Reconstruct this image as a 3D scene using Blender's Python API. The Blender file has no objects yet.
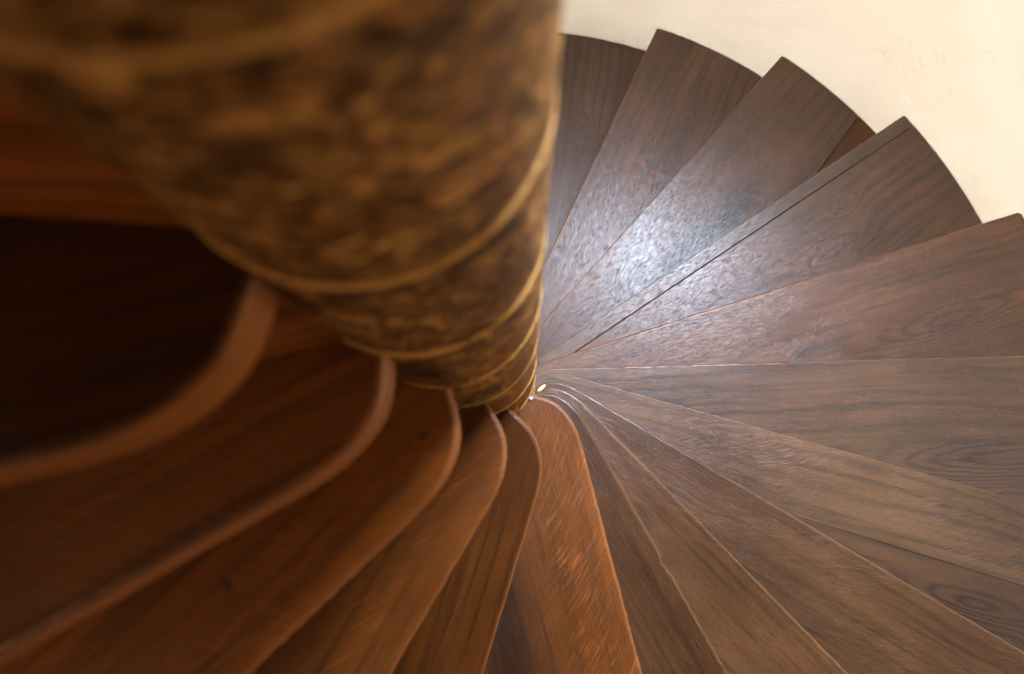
import bpy, bmesh, math, random
from mathutils import Matrix, Vector

C = bpy.context.scene.collection
S = bpy.context.scene
S.view_settings.view_transform = 'Standard'
S.view_settings.look = 'None'
S.view_settings.gamma = 1
S.view_settings.exposure = 0.0
S.view_settings.use_curve_mapping = False

# ---------------------------------------------------------------- dimensions
RISE = 0.18          # height of one step
THICK = 0.040        # thickness of a tread
R_NEWEL = 0.0878     # radius of the stone newel
R_WALL = 1.6633      # inner radius of the stair well
# per step: direction of its front edge (radians), offset of that edge from the axis
STEPS = {0: (1.4200, .1290), 1: (1.1336, .1370), 2: (0.8473, .1429), 3: (0.5927, .1103), 4: (0.3094, .1253),
         5: (0.0268, .1250), 6: (-0.2711, .1294), 7: (-0.5369, .1228), 8: (-0.8046, .1235),
         9: (-1.0626, .1219), 10: (-1.3224, .1248), 11: (-1.8716, .1379), 12: (-2.1079, .1285),
         13: (-2.3791, .1268), 14: (-2.6223, .1160), 15: (-2.8963, .1248), 16: (-3.2073, .1250)}
STEPS[17] = (-3.48, .125)
OVER = 0.0607        # how far a front edge stands out before its riser

def deterministic(seed):
    return random.Random(seed)

# ---------------------------------------------------------------- node helper
class NT:
    def __init__(self, name):
        self.m = bpy.data.materials.new(name)
        self.m.use_nodes = True
        self.t = self.m.node_tree
        self.t.nodes.clear()
        self.out = self.t.nodes.new('ShaderNodeOutputMaterial')
        self.b = self.t.nodes.new('ShaderNodeBsdfPrincipled')
        self.t.links.new(self.b.outputs[0], self.out.inputs[0])
    def put(self, sock, v):
        if hasattr(v, 'is_linked') or isinstance(v, bpy.types.NodeSocket):
            self.t.links.new(v, sock)
        elif v is not None:
            sock.default_value = v
    def math(self, op, a, b=None, c=None, clamp=False):
        n = self.t.nodes.new('ShaderNodeMath'); n.operation = op; n.use_clamp = clamp
        self.put(n.inputs[0], a)
        if b is not None: self.put(n.inputs[1], b)
        if c is not None: self.put(n.inputs[2], c)
        return n.outputs[0]
    def comb(self, x, y, z=0.0):
        n = self.t.nodes.new('ShaderNodeCombineXYZ')
        for i, v in enumerate((x, y, z)): self.put(n.inputs[i], v)
        return n.outputs[0]
    def sep(self, v):
        n = self.t.nodes.new('ShaderNodeSeparateXYZ'); self.put(n.inputs[0], v)
        return n.outputs
    def obj(self):
        return self.t.nodes.new('ShaderNodeTexCoord').outputs['Object']
    def noise(self, vec, scale=1.0, detail=3.0, rough=.55, dist=0.0):
        n = self.t.nodes.new('ShaderNodeTexNoise')
        self.put(n.inputs['Vector'], vec)
        n.inputs['Scale'].default_value = scale; n.inputs['Detail'].default_value = detail
        n.inputs['Roughness'].default_value = rough; n.inputs['Distortion'].default_value = dist
        return n.outputs[0]
    def vor(self, vec, scale):
        n = self.t.nodes.new('ShaderNodeTexVoronoi')
        self.put(n.inputs['Vector'], vec); n.inputs['Scale'].default_value = scale
        return n.outputs['Distance'], n.outputs['Color']
    def ramp(self, f, stops):
        n = self.t.nodes.new('ShaderNodeValToRGB'); self.put(n.inputs[0], f)
        e = n.color_ramp.elements
        while len(e) < len(stops): e.new(.5)
        for el, (p, c) in zip(e, stops):
            el.position = p
            el.color = (c, c, c, 1) if isinstance(c, (int, float)) else (*c, 1)
        return n.outputs[0]
    def step(self, f, a, b):
        n = self.t.nodes.new('ShaderNodeMapRange'); n.interpolation_type = 'SMOOTHSTEP'
        self.put(n.inputs['Value'], f)
        n.inputs['From Min'].default_value = a; n.inputs['From Max'].default_value = b
        return n.outputs[0]
    def mix(self, f, a, b, mode='MIX'):
        n = self.t.nodes.new('ShaderNodeMix'); n.data_type = 'RGBA'; n.blend_type = mode
        self.put(n.inputs[0], f)
        self.put(n.inputs[6], a if not isinstance(a, tuple) else (*a, 1))
        self.put(n.inputs[7], b if not isinstance(b, tuple) else (*b, 1))
        return n.outputs[2]
    def bump(self, h, strength, dist, prev=None):
        n = self.t.nodes.new('ShaderNodeBump'); self.put(n.inputs['Height'], h)
        n.inputs['Strength'].default_value = strength; n.inputs['Distance'].default_value = dist
        if prev is not None: self.put(n.inputs['Normal'], prev)
        return n.outputs[0]

# ---------------------------------------------------------------- materials
def wood(name, seed, dark, mid, light, knots=(), patches=(), fleck=.6, fleck_ang=55, fleck_zone=None,
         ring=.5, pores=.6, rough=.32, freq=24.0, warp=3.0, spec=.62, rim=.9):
    """Oak, grain along local X. knots: (x, y, size_x, size_y, lift, dark_centre); patches: (x, y, sx, sy, amount)."""
    k = NT(name)
    r = deterministic(seed)
    ox, oy = r.uniform(-30, 30), r.uniform(-30, 30)
    X, Y, Z = k.sep(k.obj())
    yz = k.math('ADD', Y, Z)
    x = k.math('ADD', X, ox); y = k.math('ADD', yz, oy)
    low = k.noise(k.comb(k.math('MULTIPLY', x, 1.6), k.math('MULTIPLY', y, 8.0)), 1.0, 3)
    wob = k.noise(k.comb(k.math('MULTIPLY', x, 14.0), k.math('MULTIPLY', y, 34.0)), 1.0, 2)
    F = k.math('MULTIPLY', y, freq)
    F = k.math('MULTIPLY_ADD', low, warp, F)
    F = k.math('MULTIPLY_ADD', wob, .55, F)
    centres = None; near = None
    def gauss(cx, cy, sx, sy):
        a = k.math('DIVIDE', k.math('SUBTRACT', X, cx), sx)
        b = k.math('DIVIDE', k.math('SUBTRACT', yz, cy), sy)
        q = k.math('ADD', k.math('MULTIPLY', a, a), k.math('MULTIPLY', b, b))
        return k.math('EXPONENT', k.math('MULTIPLY', q, -1.0))
    for (cx, cy, sx, sy, lift, dk) in knots:
        g = gauss(cx, cy, sx, sy)
        F = k.math('MULTIPLY_ADD', g, lift, F)
        near = g if near is None else k.math('MAXIMUM', near, g)
        if dk:
            c = gauss(cx, cy, .011, .008) if lift > .5 else gauss(cx, cy, .0035, .0055)
            c = k.math('MULTIPLY', c, dk)
            centres = c if centres is None else k.math('MAXIMUM', centres, c)
    rings = k.math('MULTIPLY_ADD', k.math('SINE', k.math('MULTIPLY', F, 6.2832)), .5, .5)
    rings = k.math('POWER', rings, 2.2)
    ringmask = k.step(k.noise(k.comb(k.math('MULTIPLY', x, 1.1), k.math('MULTIPLY', y, 5.0), 4.0), 1.0, 2), .38, .66)
    if near is not None: ringmask = k.math('MAXIMUM', ringmask, k.math('MULTIPLY', near, 1.6, clamp=True))
    rings_m = k.math('MULTIPLY', rings, k.math('MULTIPLY_ADD', ringmask, .8, .20))
    # open pores: long thin dark dashes
    xd = k.math('MULTIPLY_ADD', wob, .02, x)
    pore = k.noise(k.comb(k.math('MULTIPLY', xd, 30.0), k.math('MULTIPLY', k.math('MULTIPLY_ADD', low, .02, y), 560.0)), 1.0, 3, .7)
    pore_d = k.step(pore, .51, .62)
    fine = k.noise(k.comb(k.math('MULTIPLY', x, 60.0), k.math('MULTIPLY', y, 620.0), 2.0), 1.0, 2)
    # medullary ray flecks, slanting across the grain and bending
    a = math.radians(fleck_ang)
    bend = k.math('MULTIPLY', k.noise(k.comb(k.math('MULTIPLY', x, 3.0), k.math('MULTIPLY', y, 5.0), 9.0), 1.0, 1), .12)
    bx = k.math('ADD', x, bend)
    u = k.math('ADD', k.math('MULTIPLY', bx, math.cos(a)), k.math('MULTIPLY', y, math.sin(a)))
    v = k.math('SUBTRACT', k.math('MULTIPLY', y, math.cos(a)), k.math('MULTIPLY', bx, math.sin(a)))
    fl = k.noise(k.comb(k.math('MULTIPLY', u, 20.0), k.math('MULTIPLY', v, 700.0), 5.0), 1.0, 1.0)
    fl = k.step(fl, .55, .68)
    zone = k.step(k.noise(k.comb(k.math('MULTIPLY', x, 4.0), k.math('MULTIPLY', y, 9.0), 7.0), 1.0, 2), .38, .58)
    if fleck_zone:
        z0, z1 = fleck_zone
        zone = k.math('MULTIPLY', k.math('MULTIPLY_ADD', zone, .6, .4), k.step(yz, z0, z1))
    fl = k.math('MULTIPLY', fl, k.math('MULTIPLY', zone, fleck))
    # colour
    blotch = k.noise(k.comb(k.math('MULTIPLY', x, 3.0), k.math('MULTIPLY', y, 7.0), 3.0), 1.0, 4, .6)
    col = k.mix(k.step(blotch, .3, .72), mid, light)
    streak = k.noise(k.comb(k.math('MULTIPLY', x, 2.2), k.math('MULTIPLY', k.math('MULTIPLY_ADD', low, .03, y), 75.0), 6.0), 1.0, 3, .6)
    col = k.mix(k.math('MULTIPLY', k.step(streak, .48, .68), .62), col, dark)
    col = k.mix(k.math('MULTIPLY', rings_m, min(1.0, ring * 1.25)), col, dark)
    col = k.mix(k.math('MULTIPLY', pore_d, pores), col, tuple(c * .6 for c in dark))
    col = k.mix(k.math('MULTIPLY', k.step(fine, .45, .75), .22), col, light)
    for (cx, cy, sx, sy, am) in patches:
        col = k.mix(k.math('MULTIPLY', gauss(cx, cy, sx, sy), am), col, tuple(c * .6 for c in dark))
    col = k.mix(k.math('MULTIPLY', fl, .7), col, tuple(min(1, c * 1.9 + .008) for c in light))
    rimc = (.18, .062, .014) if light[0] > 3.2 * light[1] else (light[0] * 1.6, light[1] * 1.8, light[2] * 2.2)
    worn_lit = k.math('MULTIPLY', k.step(k.math('MULTIPLY', Z, -1.0), .0004, .004), k.math('MULTIPLY_ADD', k.step(blotch, .3, .6), .35, .55))  # paler nosing rim: wear, plus light on the edges put into the colour
    if rim: col = k.mix(k.math('MULTIPLY', worn_lit, rim), col, rimc)
    if centres is not None:
        col = k.mix(centres, col, (.012, .007, .005))
    # pits and old dents, sparse
    vd, vc = k.vor(k.comb(k.math('MULTIPLY', x, 9.0), k.math('MULTIPLY', y, 14.0)), 1.0)
    pick = k.math('GREATER_THAN', k.sep(vc)[0], .70)
    pit = k.math('MULTIPLY', k.math('SUBTRACT', 1.0, k.step(vd, .025, .075)), pick)
    col = k.mix(k.math('MULTIPLY', pit, .8), col, (.010, .006, .005))
    k.put(k.b.inputs['Base Color'], col)
    rg = k.math('MULTIPLY_ADD', blotch, .16, rough - .08)
    rg = k.math('MULTIPLY_ADD', pore_d, .12, rg)
    k.put(k.b.inputs['Roughness'], rg)
    k.b.inputs['Specular IOR Level'].default_value = spec
    hgt = k.math('MULTIPLY_ADD', pore_d, -.6, k.math('MULTIPLY', fine, .25))
    hgt = k.math('MULTIPLY_ADD', fl, .5, hgt)
    hgt = k.math('MULTIPLY_ADD', rings_m, -.35, hgt)
    hgt = k.math('MULTIPLY_ADD', pit, -1.5, hgt)
    n1 = k.bump(hgt, .45, .0009)
    n2 = k.bump(low, .10, .008, n1)
    k.put(k.b.inputs['Normal'], n2)
    return k.m

def stone(name, joint=False):
    """Brown veined stone, speckled tan; with joint=True the same stone limed pale for the bed joints."""
    k = NT(name)
    o = k.obj()
    X, Y, Z = k.sep(o)
    ang = k.math('ARCTAN2', Y, X)
    n_low = k.noise(o, 13.0, 4, .6, .4)
    sq = k.comb(X, Y, k.math('MULTIPLY_ADD', ang, .03, k.math('MULTIPLY', Z, 1.6)))
    n_mid = k.noise(sq, 60.0, 7, .68, 1.5)
    n_fine = k.noise(sq, 170.0, 5, .75, .6)
    col = k.ramp(n_mid, [(.38, (.007, .003, .001)), (.48, (.080, .033, .008)), (.56, (.20, .090, .022)), (.68, (.60, .33, .11))])
    col = k.mix(k.math('MULTIPLY', k.step(n_low, .50, .66), .8), col, (.016, .007, .003))
    spk = k.step(n_fine, .56, .66)
    col = k.mix(k.math('MULTIPLY', spk, .65), col, (.52, .29, .10))
    spd = k.step(k.noise(sq, 90.0, 5, .7), .56, .66)
    col = k.mix(k.math('MULTIPLY', spd, .6), col, (.012, .005, .002))
    wv = k.math('MULTIPLY_ADD', ang, .075, Z)
    wv = k.math('MULTIPLY_ADD', k.noise(o, 9.0, 3), .10, wv)
    vein = k.math('ABSOLUTE', k.math('SINE', k.math('MULTIPLY', wv, 34.0)))
    vein = k.math('SUBTRACT', 1.0, k.step(vein, .01, .09))
    vein = k.math('MULTIPLY', vein, k.step(k.noise(o, 22.0, 3), .46, .62))
    col = k.mix(k.math('MULTIPLY', vein, .7), col, (.36, .18, .05))
    if joint:
        pale = k.step(k.noise(o, 30.0, 4, .6), .30, .50)
        col = k.mix(k.math('MULTIPLY', pale, .9), col, (.46, .25, .08))
    k.put(k.b.inputs['Base Color'], col)
    k.put(k.b.inputs['Roughness'], k.math('MULTIPLY_ADD', n_mid, .35, .26))
    k.b.inputs['Specular IOR Level'].default_value = .08
    h = k.math('MULTIPLY_ADD', n_fine, .5, n_mid)
    n1 = k.bump(h, .6, .003)
    n2 = k.bump(n_low, .5, .012, n1)
    k.put(k.b.inputs['Normal'], n2)
    return k.m

def simple(name, col, rough=.6, var=.3, scale=60.0, bump=.3, bd=.002):
    k = NT(name)
    o = k.obj()
    n = k.noise(o, scale, 4, .6)
    c = k.mix(n, tuple(x * (1 - var) for x in col), tuple(min(1, x * (1 + var)) for x in col))
    k.put(k.b.inputs['Base Color'], c)
    k.b.inputs['Roughness'].default_value = rough
    k.put(k.b.inputs['Normal'], k.bump(n, bump, bd))
    return k.m

def plaster(name):
    k = NT(name)
    o = k.obj()
    a = k.noise(o, 2.2, 4, .6); b = k.noise(o, 26.0, 5, .65); c = k.noise(o, 5.0, 3, .5, .6)
    col = k.mix(k.step(a, .35, .7), (.72, .70, .66), (.77, .76, .73))
    col = k.mix(k.math('MULTIPLY', k.step(b, .60, .8), .25), col, (.62, .58, .50))
    crack = k.math('ABSOLUTE', k.math('SUBTRACT', k.noise(o, 3.1, 5, .55, .5), .5))
    crack = k.math('MULTIPLY', k.math('SUBTRACT', 1.0, k.step(crack, .0, .003)), k.step(c, .5, .6))
    col = k.mix(k.math('MULTIPLY', crack, .35), col, (.45, .40, .33))
    k.put(k.b.inputs['Base Color'], col)
    k.b.inputs['Roughness'].default_value = .85
    n1 = k.bump(b, .25, .004)
    k.put(k.b.inputs['Normal'], k.bump(c, .35, .02, n1))
    return k.m

# ---------------------------------------------------------------- object helpers
def mesh_obj(name, bm, mat, parent=None, smooth=True, bevel=0.0, segs=3):
    me = bpy.data.meshes.new(name)
    bmesh.ops.recalc_face_normals(bm, faces=bm.faces)
    bm.to_mesh(me); bm.free()
    me.materials.append(mat)
    o = bpy.data.objects.new(name, me)
    C.objects.link(o)
    if parent is not None: o.parent = parent
    if bevel:
        m = o.modifiers.new('edge', 'BEVEL'); m.width = bevel; m.segments = segs
        m.limit_method = 'ANGLE'; m.angle_limit = math.radians(50)
    if smooth:
        for p in me.polygons: p.use_smooth = True
        if bevel:
            w = o.modifiers.new('normals', 'WEIGHTED_NORMAL'); w.keep_sharp = True
    return o

def tag(o, label=None, cat=None, group=None, kind=None):
    if label: o['label'] = label
    if cat: o['category'] = cat
    if group: o['group'] = group
    if kind: o['kind'] = kind
    return o

def prism(outline, z0, z1):
    bm = bmesh.new()
    n = len(outline)
    lo = [bm.verts.new((x, y, z0)) for x, y in outline]
    hi = [bm.verts.new((x, y, z1)) for x, y in outline]
    bm.faces.new(hi); bm.faces.new(lo[::-1])
    for i in range(n):
        j = (i + 1) % n
        bm.faces.new((lo[i], lo[j], hi[j], hi[i]))
    return bm

def tri(bm):
    bmesh.ops.triangulate(bm, faces=[f for f in bm.faces if len(f.verts) > 4])

# ---------------------------------------------------------------- the steps
CURVE = [(.046, .052), (.050, .062), (.0555, .0705), (.0615, .0825), (.068, .0930), (.0755, .1020), (.084, .1085),
         (.094, .1142), (.104, .1182), (.116, .1218), (.130, .1240), (.150, .1250)]

def front_edge(d, rnd, x_end, nicks=()):
    pts = []
    s = d / .125
    for x, y in CURVE:
        w = min(1, max(0, (y - .06) / .065))
        pts.append((x, y * (1 + (s - 1) * w)))
    x = .168
    while x < x_end - .02:
        y = d + rnd.gauss(0, .00035)
        for nx, dep in nicks:
            if abs(x - nx) < .006: y -= dep
        pts.append((x, y))
        x += .009 if nicks else .018
    pts.append((x_end, d))
    return pts

def cut_rear(k, off):
    """The rear edge of step k, expressed in its own frame: the line behind the next riser."""
    th, d = STEPS[k]; th2, d2 = STEPS[k + 1]
    da = th2 - th
    o = d2 - OVER - off
    # points of line: in next frame (x', o); rotate by da into this frame
    def p(xp):
        return (xp * math.cos(da) - o * math.sin(da), xp * math.sin(da) + o * math.cos(da))
    rr = R_WALL - .0035
    return p, math.sqrt(rr * rr - o * o)

def wall_arc(a0, a1, rnd, r=None):
    r = r or (R_WALL - .0035)
    n = max(3, int(abs(a1 - a0) / .012))
    return [((r + rnd.gauss(0, .0007)) * math.cos(a0 + (a1 - a0) * i / n),
             (r + rnd.gauss(0, .0007)) * math.sin(a0 + (a1 - a0) * i / n)) for i in range(n + 1)]

def make_step(k, mat_tread, mat_riser, label, nicks=(), split_front=None, split_rear=None, mat_extra=None, gap=.0006, bev=.0030):
    th, d = STEPS[k]
    rnd = deterministic(100 + k)
    root = bpy.data.objects.new('stair_step', None); C.objects.link(root)
    root.empty_display_size = .1
    root.location = (0, 0, k * RISE); root.rotation_euler = (0, 0, th)
    tag(root, label, 'stair step', 'oak steps winding round the newel')
    rr = R_WALL - .0035
    xe = math.sqrt(rr * rr - d * d)
    if k + 1 in STEPS:
        p, xl = cut_rear(k, .022)
    else:
        da = -.27
        p = lambda xp: (xp * math.cos(da) - .04 * math.sin(da), xp * math.sin(da) + .04 * math.cos(da))
        xl = rr
    rear_out = p(xl); rear_in = p(.055)
    a_front = math.atan2(d, xe); a_rear = math.atan2(rear_out[1], rear_out[0])
    def build(name, front, rear0, rear1, mat, bev):
        a0 = math.atan2(front[-1][1], front[-1][0]); a1 = math.atan2(rear0[1], rear0[0])
        arc = wall_arc(a0, a1, rnd)[1:-1]
        # outline clockwise seen from above
        out = list(front) + arc + [rear0] + ([rear1] if rear1 else [])
        bm = prism(out, -THICK, 0.0)
        return mesh_obj(name, bm, mat, root, True, bev, 4)
    front = front_edge(d, rnd, xe, nicks)
    # straight cut lines parallel to the front edge (off) or to the rear one
    if split_front:
        yc = d - split_front
        xc = math.sqrt(rr * rr - yc * yc)
        xs = .20 if split_front > .02 else .1
        strip = [(xs, d)] + [q for q in front if q[0] > xs + .01]
        a0 = math.atan2(d, xe); a1 = math.atan2(yc, xc)
        arc = wall_arc(a0, a1, rnd)[1:-1]
        out = strip + arc + [(xc, yc + .0008), (xs, yc + .0008)]
        o = mesh_obj('nosing_strip', prism(out, -THICK, 0.0), mat_extra or mat_tread, root, True, .0022, 3)
        head = [q for q in front if q[0] < xs - .004]
        main_front = head + [(xs - .0008, d), (xs - .0008, yc - .0008), (xc, yc - .0008)]
        build('tread', main_front, rear_out, rear_in, mat_tread, .0022)
    elif split_rear:
        # board joint y = yw + slope * x, running from the rear edge out to the wall
        slope, yw = split_rear
        a = rear_in; b = rear_out
        t = (yw + slope * a[0] - a[1]) / ((b[1] - a[1]) - slope * (b[0] - a[0]))
        q0 = (a[0] + (b[0] - a[0]) * t, a[1] + (b[1] - a[1]) * t)
        A = 1 + slope * slope
        xw = (-slope * yw + math.sqrt(slope * slope * yw * yw - A * (yw * yw - rr * rr))) / A
        q1 = (xw, yw + slope * xw)
        e = gap
        arc = wall_arc(a_front, math.atan2(q1[1] + e, q1[0]), rnd)[1:-1]
        mesh_obj('tread', prism(list(front) + arc + [(q1[0], q1[1] + e), (q0[0], q0[1] + e), rear_in], -THICK, 0.0), mat_tread, root, True, bev, 3)
        arc = wall_arc(math.atan2(q1[1] - e, q1[0]), a_rear, rnd)[1:-1]
        mesh_obj('rear_board', prism([(q0[0], q0[1] - e), (q1[0], q1[1] - e)] + arc + [rear_out], -THICK, 0.0), mat_extra or mat_tread, root, True, .0008, 2)
    else:
        build('tread', front, rear_out, rear_in, mat_tread, .0085 if k in (14, 15, 16) else .006)
    # riser board under the front edge
    y1 = d - OVER; y0 = y1 - .022
    zr0 = -RISE; zr1 = -THICK
    x0 = math.sqrt(max(1e-4, (R_NEWEL - .004) ** 2 - y1 * y1)) if y1 < R_NEWEL - .005 else .05
    xr = math.sqrt(rr * rr - y1 * y1)
    bm = prism([(x0, y0), (x0, y1), (xr, y1), (xr, y0)], zr0 + .0004, zr1 - .0004)
    mesh_obj('riser', bm, mat_riser, root, True, .0015, 2)
    return root

D0, M0, L0 = (.0145, .0074, .0036), (.044, .0215, .0090), (.080, .0415, .0180)
def tone(f, warm=0.0):
    """A board's own stain: brightness f, warm>0 redder."""
    def g(c): return (c[0] * f * (1 + .9 * warm), c[1] * f * (1 + .12 * warm), c[2] * f * max(.12, 1 - .62 * warm))
    return g(D0), g(M0), g(L0)

def W(name, seed, f=1.0, warm=0.0, **kw):
    a, b, c = tone(f, warm)
    if warm >= .9: kw.setdefault('spec', .35); kw.setdefault('rough', .40); kw.setdefault('pores', .3)
    return wood(name, seed, a, b, c, **kw)

riser_mat = W('oak_riser', 77, 1.25, 1.3, spec=.2, rim=0, fleck=.15, ring=.5, rough=.5)

specs = {
 0: dict(label='lowest visible oak step, half hidden behind the stone column, small round knot in its tread',
         w=dict(f=0.5, warm=0.6, fleck=.1, ring=.7, knots=[(1.165, -.123, .10, .028, 5.0, 1.0)])),
 1: dict(label='second lowest visible oak step, dark wavy knot near its wall end',
         w=dict(f=0.75, warm=0.5, fleck=.1, ring=.75, knots=[(1.212, -.131, .13, .030, 5.0, 1.0), (1.0, -.09, .20, .04, 2.5, 0)])),
 2: dict(label='oak step with a dark bluish swirling patch in the middle of its tread',
         w=dict(f=0.75, warm=0.5, fleck=.45, fleck_ang=25, ring=.4, patches=[(.78, -.055, .22, .040, 1.0), (1.02, -.10, .20, .045, 1.0)], knots=[(.80, -.05, .16, .045, 4.0, 0), (1.1, -.11, .12, .04, 3.0, 0)])),
 3: dict(label='oak step with a long straight joint behind its separate front strip',
         w=dict(f=0.8, warm=0.6, fleck=.45, fleck_ang=40, ring=.5, knots=[(1.306, -.029, .05, .03, 2.4, .2), (1.19, -.136, .12, .035, 3.0, .8)])),
 4: dict(label='oak step just above the one with the front strip, wavy grain near the wall',
         w=dict(f=0.95, warm=0.7, fleck=.4, fleck_ang=35, ring=.6, knots=[(1.36, -.12, .26, .045, 4.0, 0)])),
 5: dict(label='grey-brown oak step with level front edge, bold cathedral grain behind it at the right',
         w=dict(f=1.05, warm=0.3, fleck=.15, ring=.95, knots=[(1.32, -.15, .36, .055, 6.0, 0)], freq=26)),
 6: dict(label='oak step with silvery slanting flecks, next above the one with bold cathedral grain',
         w=dict(spec=0.55, f=1.25, warm=0.2, fleck=.6, fleck_ang=28, ring=.6, knots=[(1.19, -.135, .16, .028, 3.5, 0)])),
 7: dict(label='brown oak step whose front edge runs down into the lower right corner',
         w=dict(spec=0.4, f=0.95, warm=0.3, fleck=.5, fleck_ang=20, ring=.35)),
 8: dict(label='brown oak step with a pale lump of mortar on it against the column',
         w=dict(spec=0.35, f=0.85, warm=0.4, fleck=.4, fleck_ang=18, ring=.35)),
 9: dict(label='narrow-looking dark oak step with a chipped front edge, next below the widest step',
         w=dict(spec=0.3, f=0.55, warm=0.5, fleck=.3, fleck_ang=15, ring=.3)),
 10: dict(label='widest step, orange oak with pale slanting ray flecks and a darker back',
         w=dict(spec=.25, f=0.7, warm=1.2, fleck=1.0, fleck_ang=-38, fleck_zone=(.0, .06), ring=.3, patches=[(.30, -.055, 1.2, .065, .97)])),  # the patch paints the shade lying on the back of this tread
 11: dict(label='narrow dark red-brown oak step, next above the widest step',
         w=dict(spec=.12, f=0.34, warm=1.3, fleck=.15, fleck_ang=20, ring=.3)),
 12: dict(label='orange-brown oak step with pale flecks at its front edge, second above the widest step',
         w=dict(spec=.25, f=0.6, warm=1.3, fleck=.55, fleck_ang=-30, ring=.3)),
 13: dict(label='orange oak step with a small black dent in the middle of its tread',
         w=dict(spec=.25, f=0.85, warm=1.3, knots=[(.297, .062, .02, .02, .1, 1.0)], fleck=.35, fleck_ang=-50, ring=.3)),
 14: dict(label='large blurred orange oak step, next below the very dark topmost visible tread',
         w=dict(spec=.3, f=0.72, warm=1.3, fleck=.25, fleck_ang=-40, ring=.3)),
 15: dict(label='topmost visible oak tread, very dark, its blurred orange front edge rounded towards the column',
         w=dict(spec=.12, f=0.28, warm=1.2, fleck=.1, ring=.3)),  # brightness f also carries the shade lying on this tread
 16: dict(label='step at the left picture edge showing only its blurred red-brown riser beside the column',
         w=dict(f=0.6, warm=1.2, fleck=.1, ring=.3)),
}
NICKS = {6: [(.89, .003)], 9: [(.412, .0045), (.425, .0025)], 10: [(.128, .0), (.26, .001)], 13: [(.31, .0015)]}
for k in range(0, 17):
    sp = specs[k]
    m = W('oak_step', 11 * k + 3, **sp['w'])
    kw = {}
    if k == 3: kw = dict(split_front=.046, mat_extra=W('oak_strip', 501, 1.1, .1, fleck=.25, ring=.35))
    if k == 2: kw = dict(split_rear=(.081, -.3385), mat_extra=W('oak_rear_board', 502, .7, 1.0, fleck=.1, ring=.5))
    if k == 6: kw = dict(split_rear=(-.0236, -.033), mat_extra=W('oak_rear_board', 503, .9, .35, spec=.5, fleck=.1, ring=.9, knots=[(1.19, -.135, .16, .028, 3.5, 0)]), gap=.00005, bev=.0016)
    make_step(k, m, riser_mat, sp['label'], NICKS.get(k, ()), **kw)

# ---------------------------------------------------------------- newel column of stacked drums
stone_mat = stone('brown_veined_stone')
mortar_mat = stone('pale_mortar', True)
newel = bpy.data.objects.new('newel_column', None); C.objects.link(newel)
newel.location = (0, 0, -.2)
tag(newel, 'thick round stone column of brown veined drums at the centre of the stair', 'column')

def ring_mesh(profile, segs=160, seed=0, amp=.0):
    bm = bmesh.new(); rnd = deterministic(seed)
    ph = [rnd.uniform(0, 6.28) for _ in range(8)]
    rows = []
    for r, z in profile:
        row = []
        for i in range(segs):
            a = 2 * math.pi * i / segs
            w = amp * (math.sin(2 * a + ph[0] + z * 20) * .5 + math.sin(5 * a + ph[1] - z * 33) * .3 + math.sin(11 * a + ph[2] + z * 60) * .2
                       + math.sin(23 * a + ph[3] - z * 110) * .12)
            row.append(bm.verts.new(((r + w) * math.cos(a), (r + w) * math.sin(a), z + w * .5)))
        rows.append(row)
    for a, b in zip(rows, rows[1:]):
        for i in range(segs):
            j = (i + 1) % segs
            bm.faces.new((a[i], a[j], b[j], b[i]))
    bm.faces.new(rows[0][::-1]); bm.faces.new(rows[-1])
    return bm

for i in range(-1, 27):
    z0 = i * RISE + .2; z1 = z0 + RISE      # the newel's own frame starts at -0.2
    if i == -1: z0 = 0.0
    prof = []
    n = 14
    for j in range(n + 1):
        t = j / n
        z = z0 + .0012 + (z1 - z0 - .0024) * t
        e = min(t, 1 - t) * (z1 - z0)
        r = R_NEWEL - .0006 - (.0022 * math.exp(-e / .0035))
        prof.append((r, z))
    mesh_obj('drum', ring_mesh(prof, 128, 40 + i, .0006), stone_mat, newel)
    if i >= 0:
        prof = [(R_NEWEL - .004, z0 - .0016), (R_NEWEL - .0006, z0 - .0012), (R_NEWEL - .0001, z0), (R_NEWEL - .0006, z0 + .0012), (R_NEWEL - .004, z0 + .0016)]
        mesh_obj('mortar_joint', ring_mesh(prof, 128, 90 + i, .0005), mortar_mat, newel)

# unseen ceiling over the stair, added dark to limit bounced light
bm = bmesh.new()
bmesh.ops.create_cone(bm, cap_ends=True, segments=96, radius1=R_WALL + .3, radius2=R_WALL + .3, depth=.1)
ceil = mesh_obj('ceiling', bm, simple('dark_ceiling', (.10, .055, .03), .6, .3, 9), None, False)
ceil.location = (0, 0, 4.95); tag(ceil, kind='structure')

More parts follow.
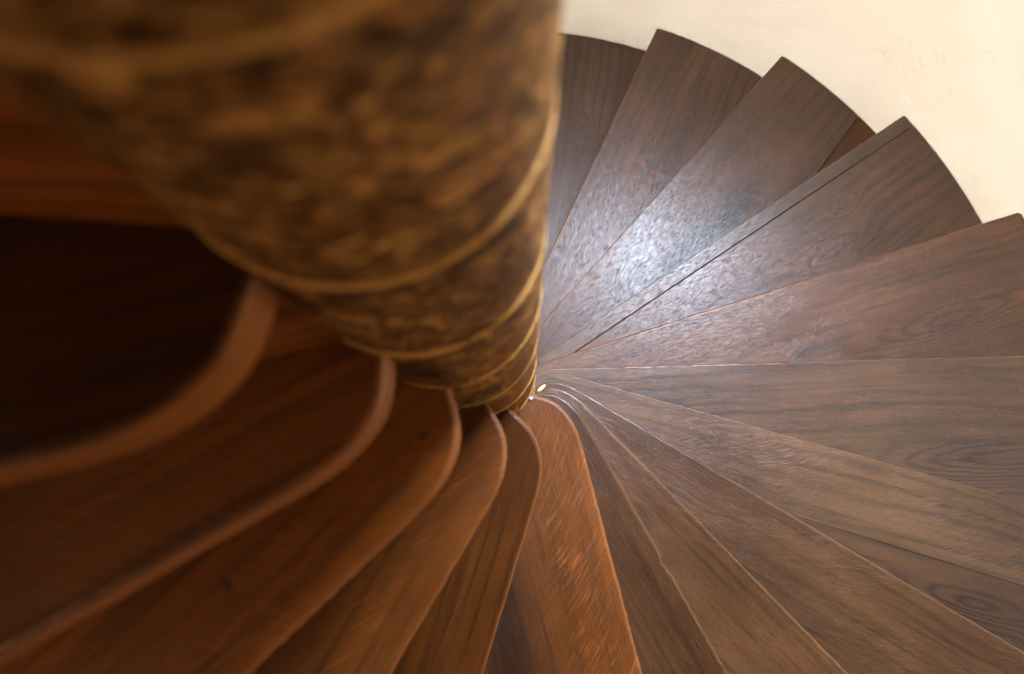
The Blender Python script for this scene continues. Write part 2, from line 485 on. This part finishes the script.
# ---------------------------------------------------------------- walls, floor
plaster_mat = plaster('white_plaster')
WINDOWS = [(1.0, .28, 2.4, 4.4), (2.6, .30, .4, 1.8), (-.05, .22, 2.2, 3.2)]   # unseen openings, placed to suit the lights (centre angle, half angle, z0, z1)
def build_wall():
    bm = bmesh.new()
    segs = 144; zs = [-.2 + .2 * i for i in range(27)]
    R2 = R_WALL + .45
    def inside(a, z):
        for (ca, ha, z0, z1) in WINDOWS:
            dlt = (a - ca + math.pi) % (2 * math.pi) - math.pi
            if abs(dlt) < ha and z0 < z < z1: return True
        return False
    vin, vout = {}, {}
    def vi(i, j):
        key = (i % segs, j)
        if key not in vin:
            a = 2 * math.pi * (i % segs) / segs
            vin[key] = bm.verts.new((R_WALL * math.cos(a), R_WALL * math.sin(a), zs[j]))
        return vin[key]
    def vo(i, j):
        key = (i % segs, j)
        if key not in vout:
            a = 2 * math.pi * (i % segs) / segs
            vout[key] = bm.verts.new((R2 * math.cos(a), R2 * math.sin(a), zs[j]))
        return vout[key]
    nz = len(zs) - 1
    solid = {}
    for i in range(segs):
        a = 2 * math.pi * (i + .5) / segs
        for j in range(nz):
            solid[i, j] = not inside(a, (zs[j] + zs[j + 1]) / 2)
    for (i, j), s in solid.items():
        if not s: continue
        bm.faces.new((vi(i, j), vi(i, j + 1), vi(i + 1, j + 1), vi(i + 1, j)))
        bm.faces.new((vo(i, j), vo(i + 1, j), vo(i + 1, j + 1), vo(i, j + 1)))
        if j == 0: bm.faces.new((vi(i, 0), vi(i + 1, 0), vo(i + 1, 0), vo(i, 0)))
        if j == nz - 1: bm.faces.new((vi(i, nz), vo(i, nz), vo(i + 1, nz), vi(i + 1, nz)))
        if j > 0 and not solid[i, j - 1]: bm.faces.new((vi(i, j), vi(i + 1, j), vo(i + 1, j), vo(i, j)))
        if j < nz - 1 and not solid[i, j + 1]: bm.faces.new((vi(i, j + 1), vo(i, j + 1), vo(i + 1, j + 1), vi(i + 1, j + 1)))
        if not solid[(i - 1) % segs, j]: bm.faces.new((vi(i, j), vo(i, j), vo(i, j + 1), vi(i, j + 1)))
        if not solid[(i + 1) % segs, j]: bm.faces.new((vi(i + 1, j), vi(i + 1, j + 1), vo(i + 1, j + 1), vo(i + 1, j)))
    o = mesh_obj('wall_outer', bm, plaster_mat, None, False)
    o.data.materials.append(simple('dark_upper_wall', (.13, .085, .05), .85, .4, 6, .6, .02))
    for p in o.data.polygons:
        if p.center.z > 1.8: p.material_index = 1  # unseen upper wall made dark to cut light bounced onto the treads
    for p in o.data.polygons:
        n = p.normal; c = p.center
        if abs(n.z) < .1 and abs(n.x * c.x + n.y * c.y) > .9 * math.hypot(c.x, c.y): p.use_smooth = True
    m = o.modifiers.new('sharp', 'EDGE_SPLIT'); m.split_angle = math.radians(30)
    tag(o, kind='structure')
build_wall()

bm = bmesh.new()
bmesh.ops.create_circle(bm, cap_ends=True, segments=96, radius=R_WALL + .45)
fl = mesh_obj('floor', bm, simple('stone_floor', (.25, .2, .15), .7, .3, 8), None, False)
fl.location = (0, 0, -.201); tag(fl, kind='structure')

frame_mat = simple('unseen_window_frame', (.55, .53, .5), .5, .1, 20)
def unseen_window(name, ca, ha, z0, z1):
    bm = bmesh.new()
    r = R_WALL + .40; hw = r * math.sin(ha) + .03; t = .05
    def box(y0, y1, za, zb):
        vs = [bm.verts.new((x, y, z)) for x in (r, r + .05) for y in (y0, y1) for z in (za, zb)]
        for f in ((0, 1, 3, 2), (4, 6, 7, 5), (0, 4, 5, 1), (2, 3, 7, 6), (0, 2, 6, 4), (1, 5, 7, 3)):
            bm.faces.new([vs[i] for i in f])
    for y in (-hw, hw - t): box(y, y + t, z0 - .02, z1 + .02)
    box(-.02, .02, z0, z1)
    n = max(2, round((z1 - z0) / .55))
    for i in range(n + 1):
        z = z0 - .02 + (z1 - z0 - .01) * i / n
        box(-hw, hw, z, z + .05)
    o = mesh_obj(name, bm, frame_mat, None, False, .004, 2)
    o.rotation_euler = (0, 0, ca); tag(o, kind='structure')
for i, w_ in enumerate(WINDOWS): unseen_window('unseen_window_%d' % (i + 1), *w_)  # none is in view; frames built round the added lights

# ---------------------------------------------------------------- small things on the treads
def lump(name, k, x, y, sx, sy, sz, mat, label, cat, seed):
    th, d = STEPS[k]; rnd = deterministic(seed)
    bm = bmesh.new(); bmesh.ops.create_icosphere(bm, subdivisions=3, radius=1.0)
    ph = [rnd.uniform(0, 6) for _ in range(3)]
    for v in bm.verts:
        f = 1 + .12 * math.sin(3 * v.co.x + ph[0]) + .1 * math.sin(4 * v.co.y + ph[1]) + .08 * math.sin(5 * v.co.z + ph[2])
        v.co = Vector((v.co.x * sx * f, v.co.y * sy * f, max(v.co.z, -.35) * sz * f))
    zmin = min(v.co.z for v in bm.verts)
    for v in bm.verts: v.co.z -= zmin
    o = mesh_obj(name, bm, mat)
    c, s_ = math.cos(th), math.sin(th)
    o.location = (x * c - y * s_, x * s_ + y * c, k * RISE + .0002); o.rotation_euler = (0, 0, th)
    tag(o, label, cat)
pale = simple('pale_lime_mortar', (.62, .46, .26), .8, .2, 200, .5, .002)
lump('mortar_lump', 8, .0615, .0815, .0042, .0095, .0030, pale, 'small cream lump of mortar on the step beside the column', 'mortar', 3)
lump('mortar_crumb', 10, .0615, .067, .0028, .0028, .002, simple('grey_lime', (.30, .29, .27), .8, .2, 200), 'tiny grey crumb of lime at the column on the widest step', 'mortar', 5)

# ---------------------------------------------------------------- lights
def area(name, loc, target, sx, sy, power, col):
    L = bpy.data.lights.new(name, 'AREA'); L.shape = 'RECTANGLE'; L.size = sx; L.size_y = sy
    L.energy = power; L.color = col
    o = bpy.data.objects.new(name, L); C.objects.link(o)
    o.location = loc
    o.rotation_euler = (Vector(target) - Vector(loc)).to_track_quat('-Z', 'Y').to_euler()
    return o
#@LIGHTS
WORLD = (.5, .55, .65, .0)
def unseen_light(i, r, target, sx, sz, power, col):
    ca, ha, z0, z1 = WINDOWS[i]
    area('unseen_light_%d' % (i + 1), (r * math.cos(ca), r * math.sin(ca), (z0 + z1) / 2), target, sx, sz, power, col)
unseen_light(0, 1.98, (.2, .3, 2.7), .85, 1.80, 430, (.80, .91, 1.13))  # unseen key light for the cool sheen on the right-hand treads
unseen_light(1, 2.0, (0, 0, 1.1), 1.05, 1.3, 158, (1.0, .89, .70))  # added fill that brightens the visible wall
unseen_light(2, 1.95, (0, 0, 2.6), .75, .9, 27, (1.0, .74, .40))  # added warm fill for the newel and the nosings
area('warm_fill', (1.15 * math.cos(-2.2), 1.15 * math.sin(-2.2), 3.25), (-.2, -.25, 2.5), .3, .3, 3.8, (1.0, .56, .20))  # added fill without a fitting, warms the left-hand treads
#@END
w = bpy.data.worlds.new('world'); S.world = w; w.use_nodes = True
w.node_tree.nodes['Background'].inputs[0].default_value = (*WORLD[:3], 1)
w.node_tree.nodes['Background'].inputs[1].default_value = WORLD[3]

# ---------------------------------------------------------------- camera
cam_d = bpy.data.cameras.new('camera'); cam = bpy.data.objects.new('camera', cam_d); C.objects.link(cam)
a, b = 0.17542620148269014, 0.01980602827161989
M = Matrix.Rotation(a, 4, 'X') @ Matrix.Rotation(b, 4, 'Y')
cam.matrix_world = Matrix.Translation((0.07519972, -0.16251848, 3.01521179)) @ M
cam_d.sensor_width = 36; cam_d.sensor_fit = 'HORIZONTAL'
cam_d.lens = 795.532 * 36 / 1024
cam_d.clip_start = .005; cam_d.clip_end = 50
cam_d.dof.use_dof = True; cam_d.dof.focus_distance = 1.75; cam_d.dof.aperture_fstop = 4.3
S.camera = cam
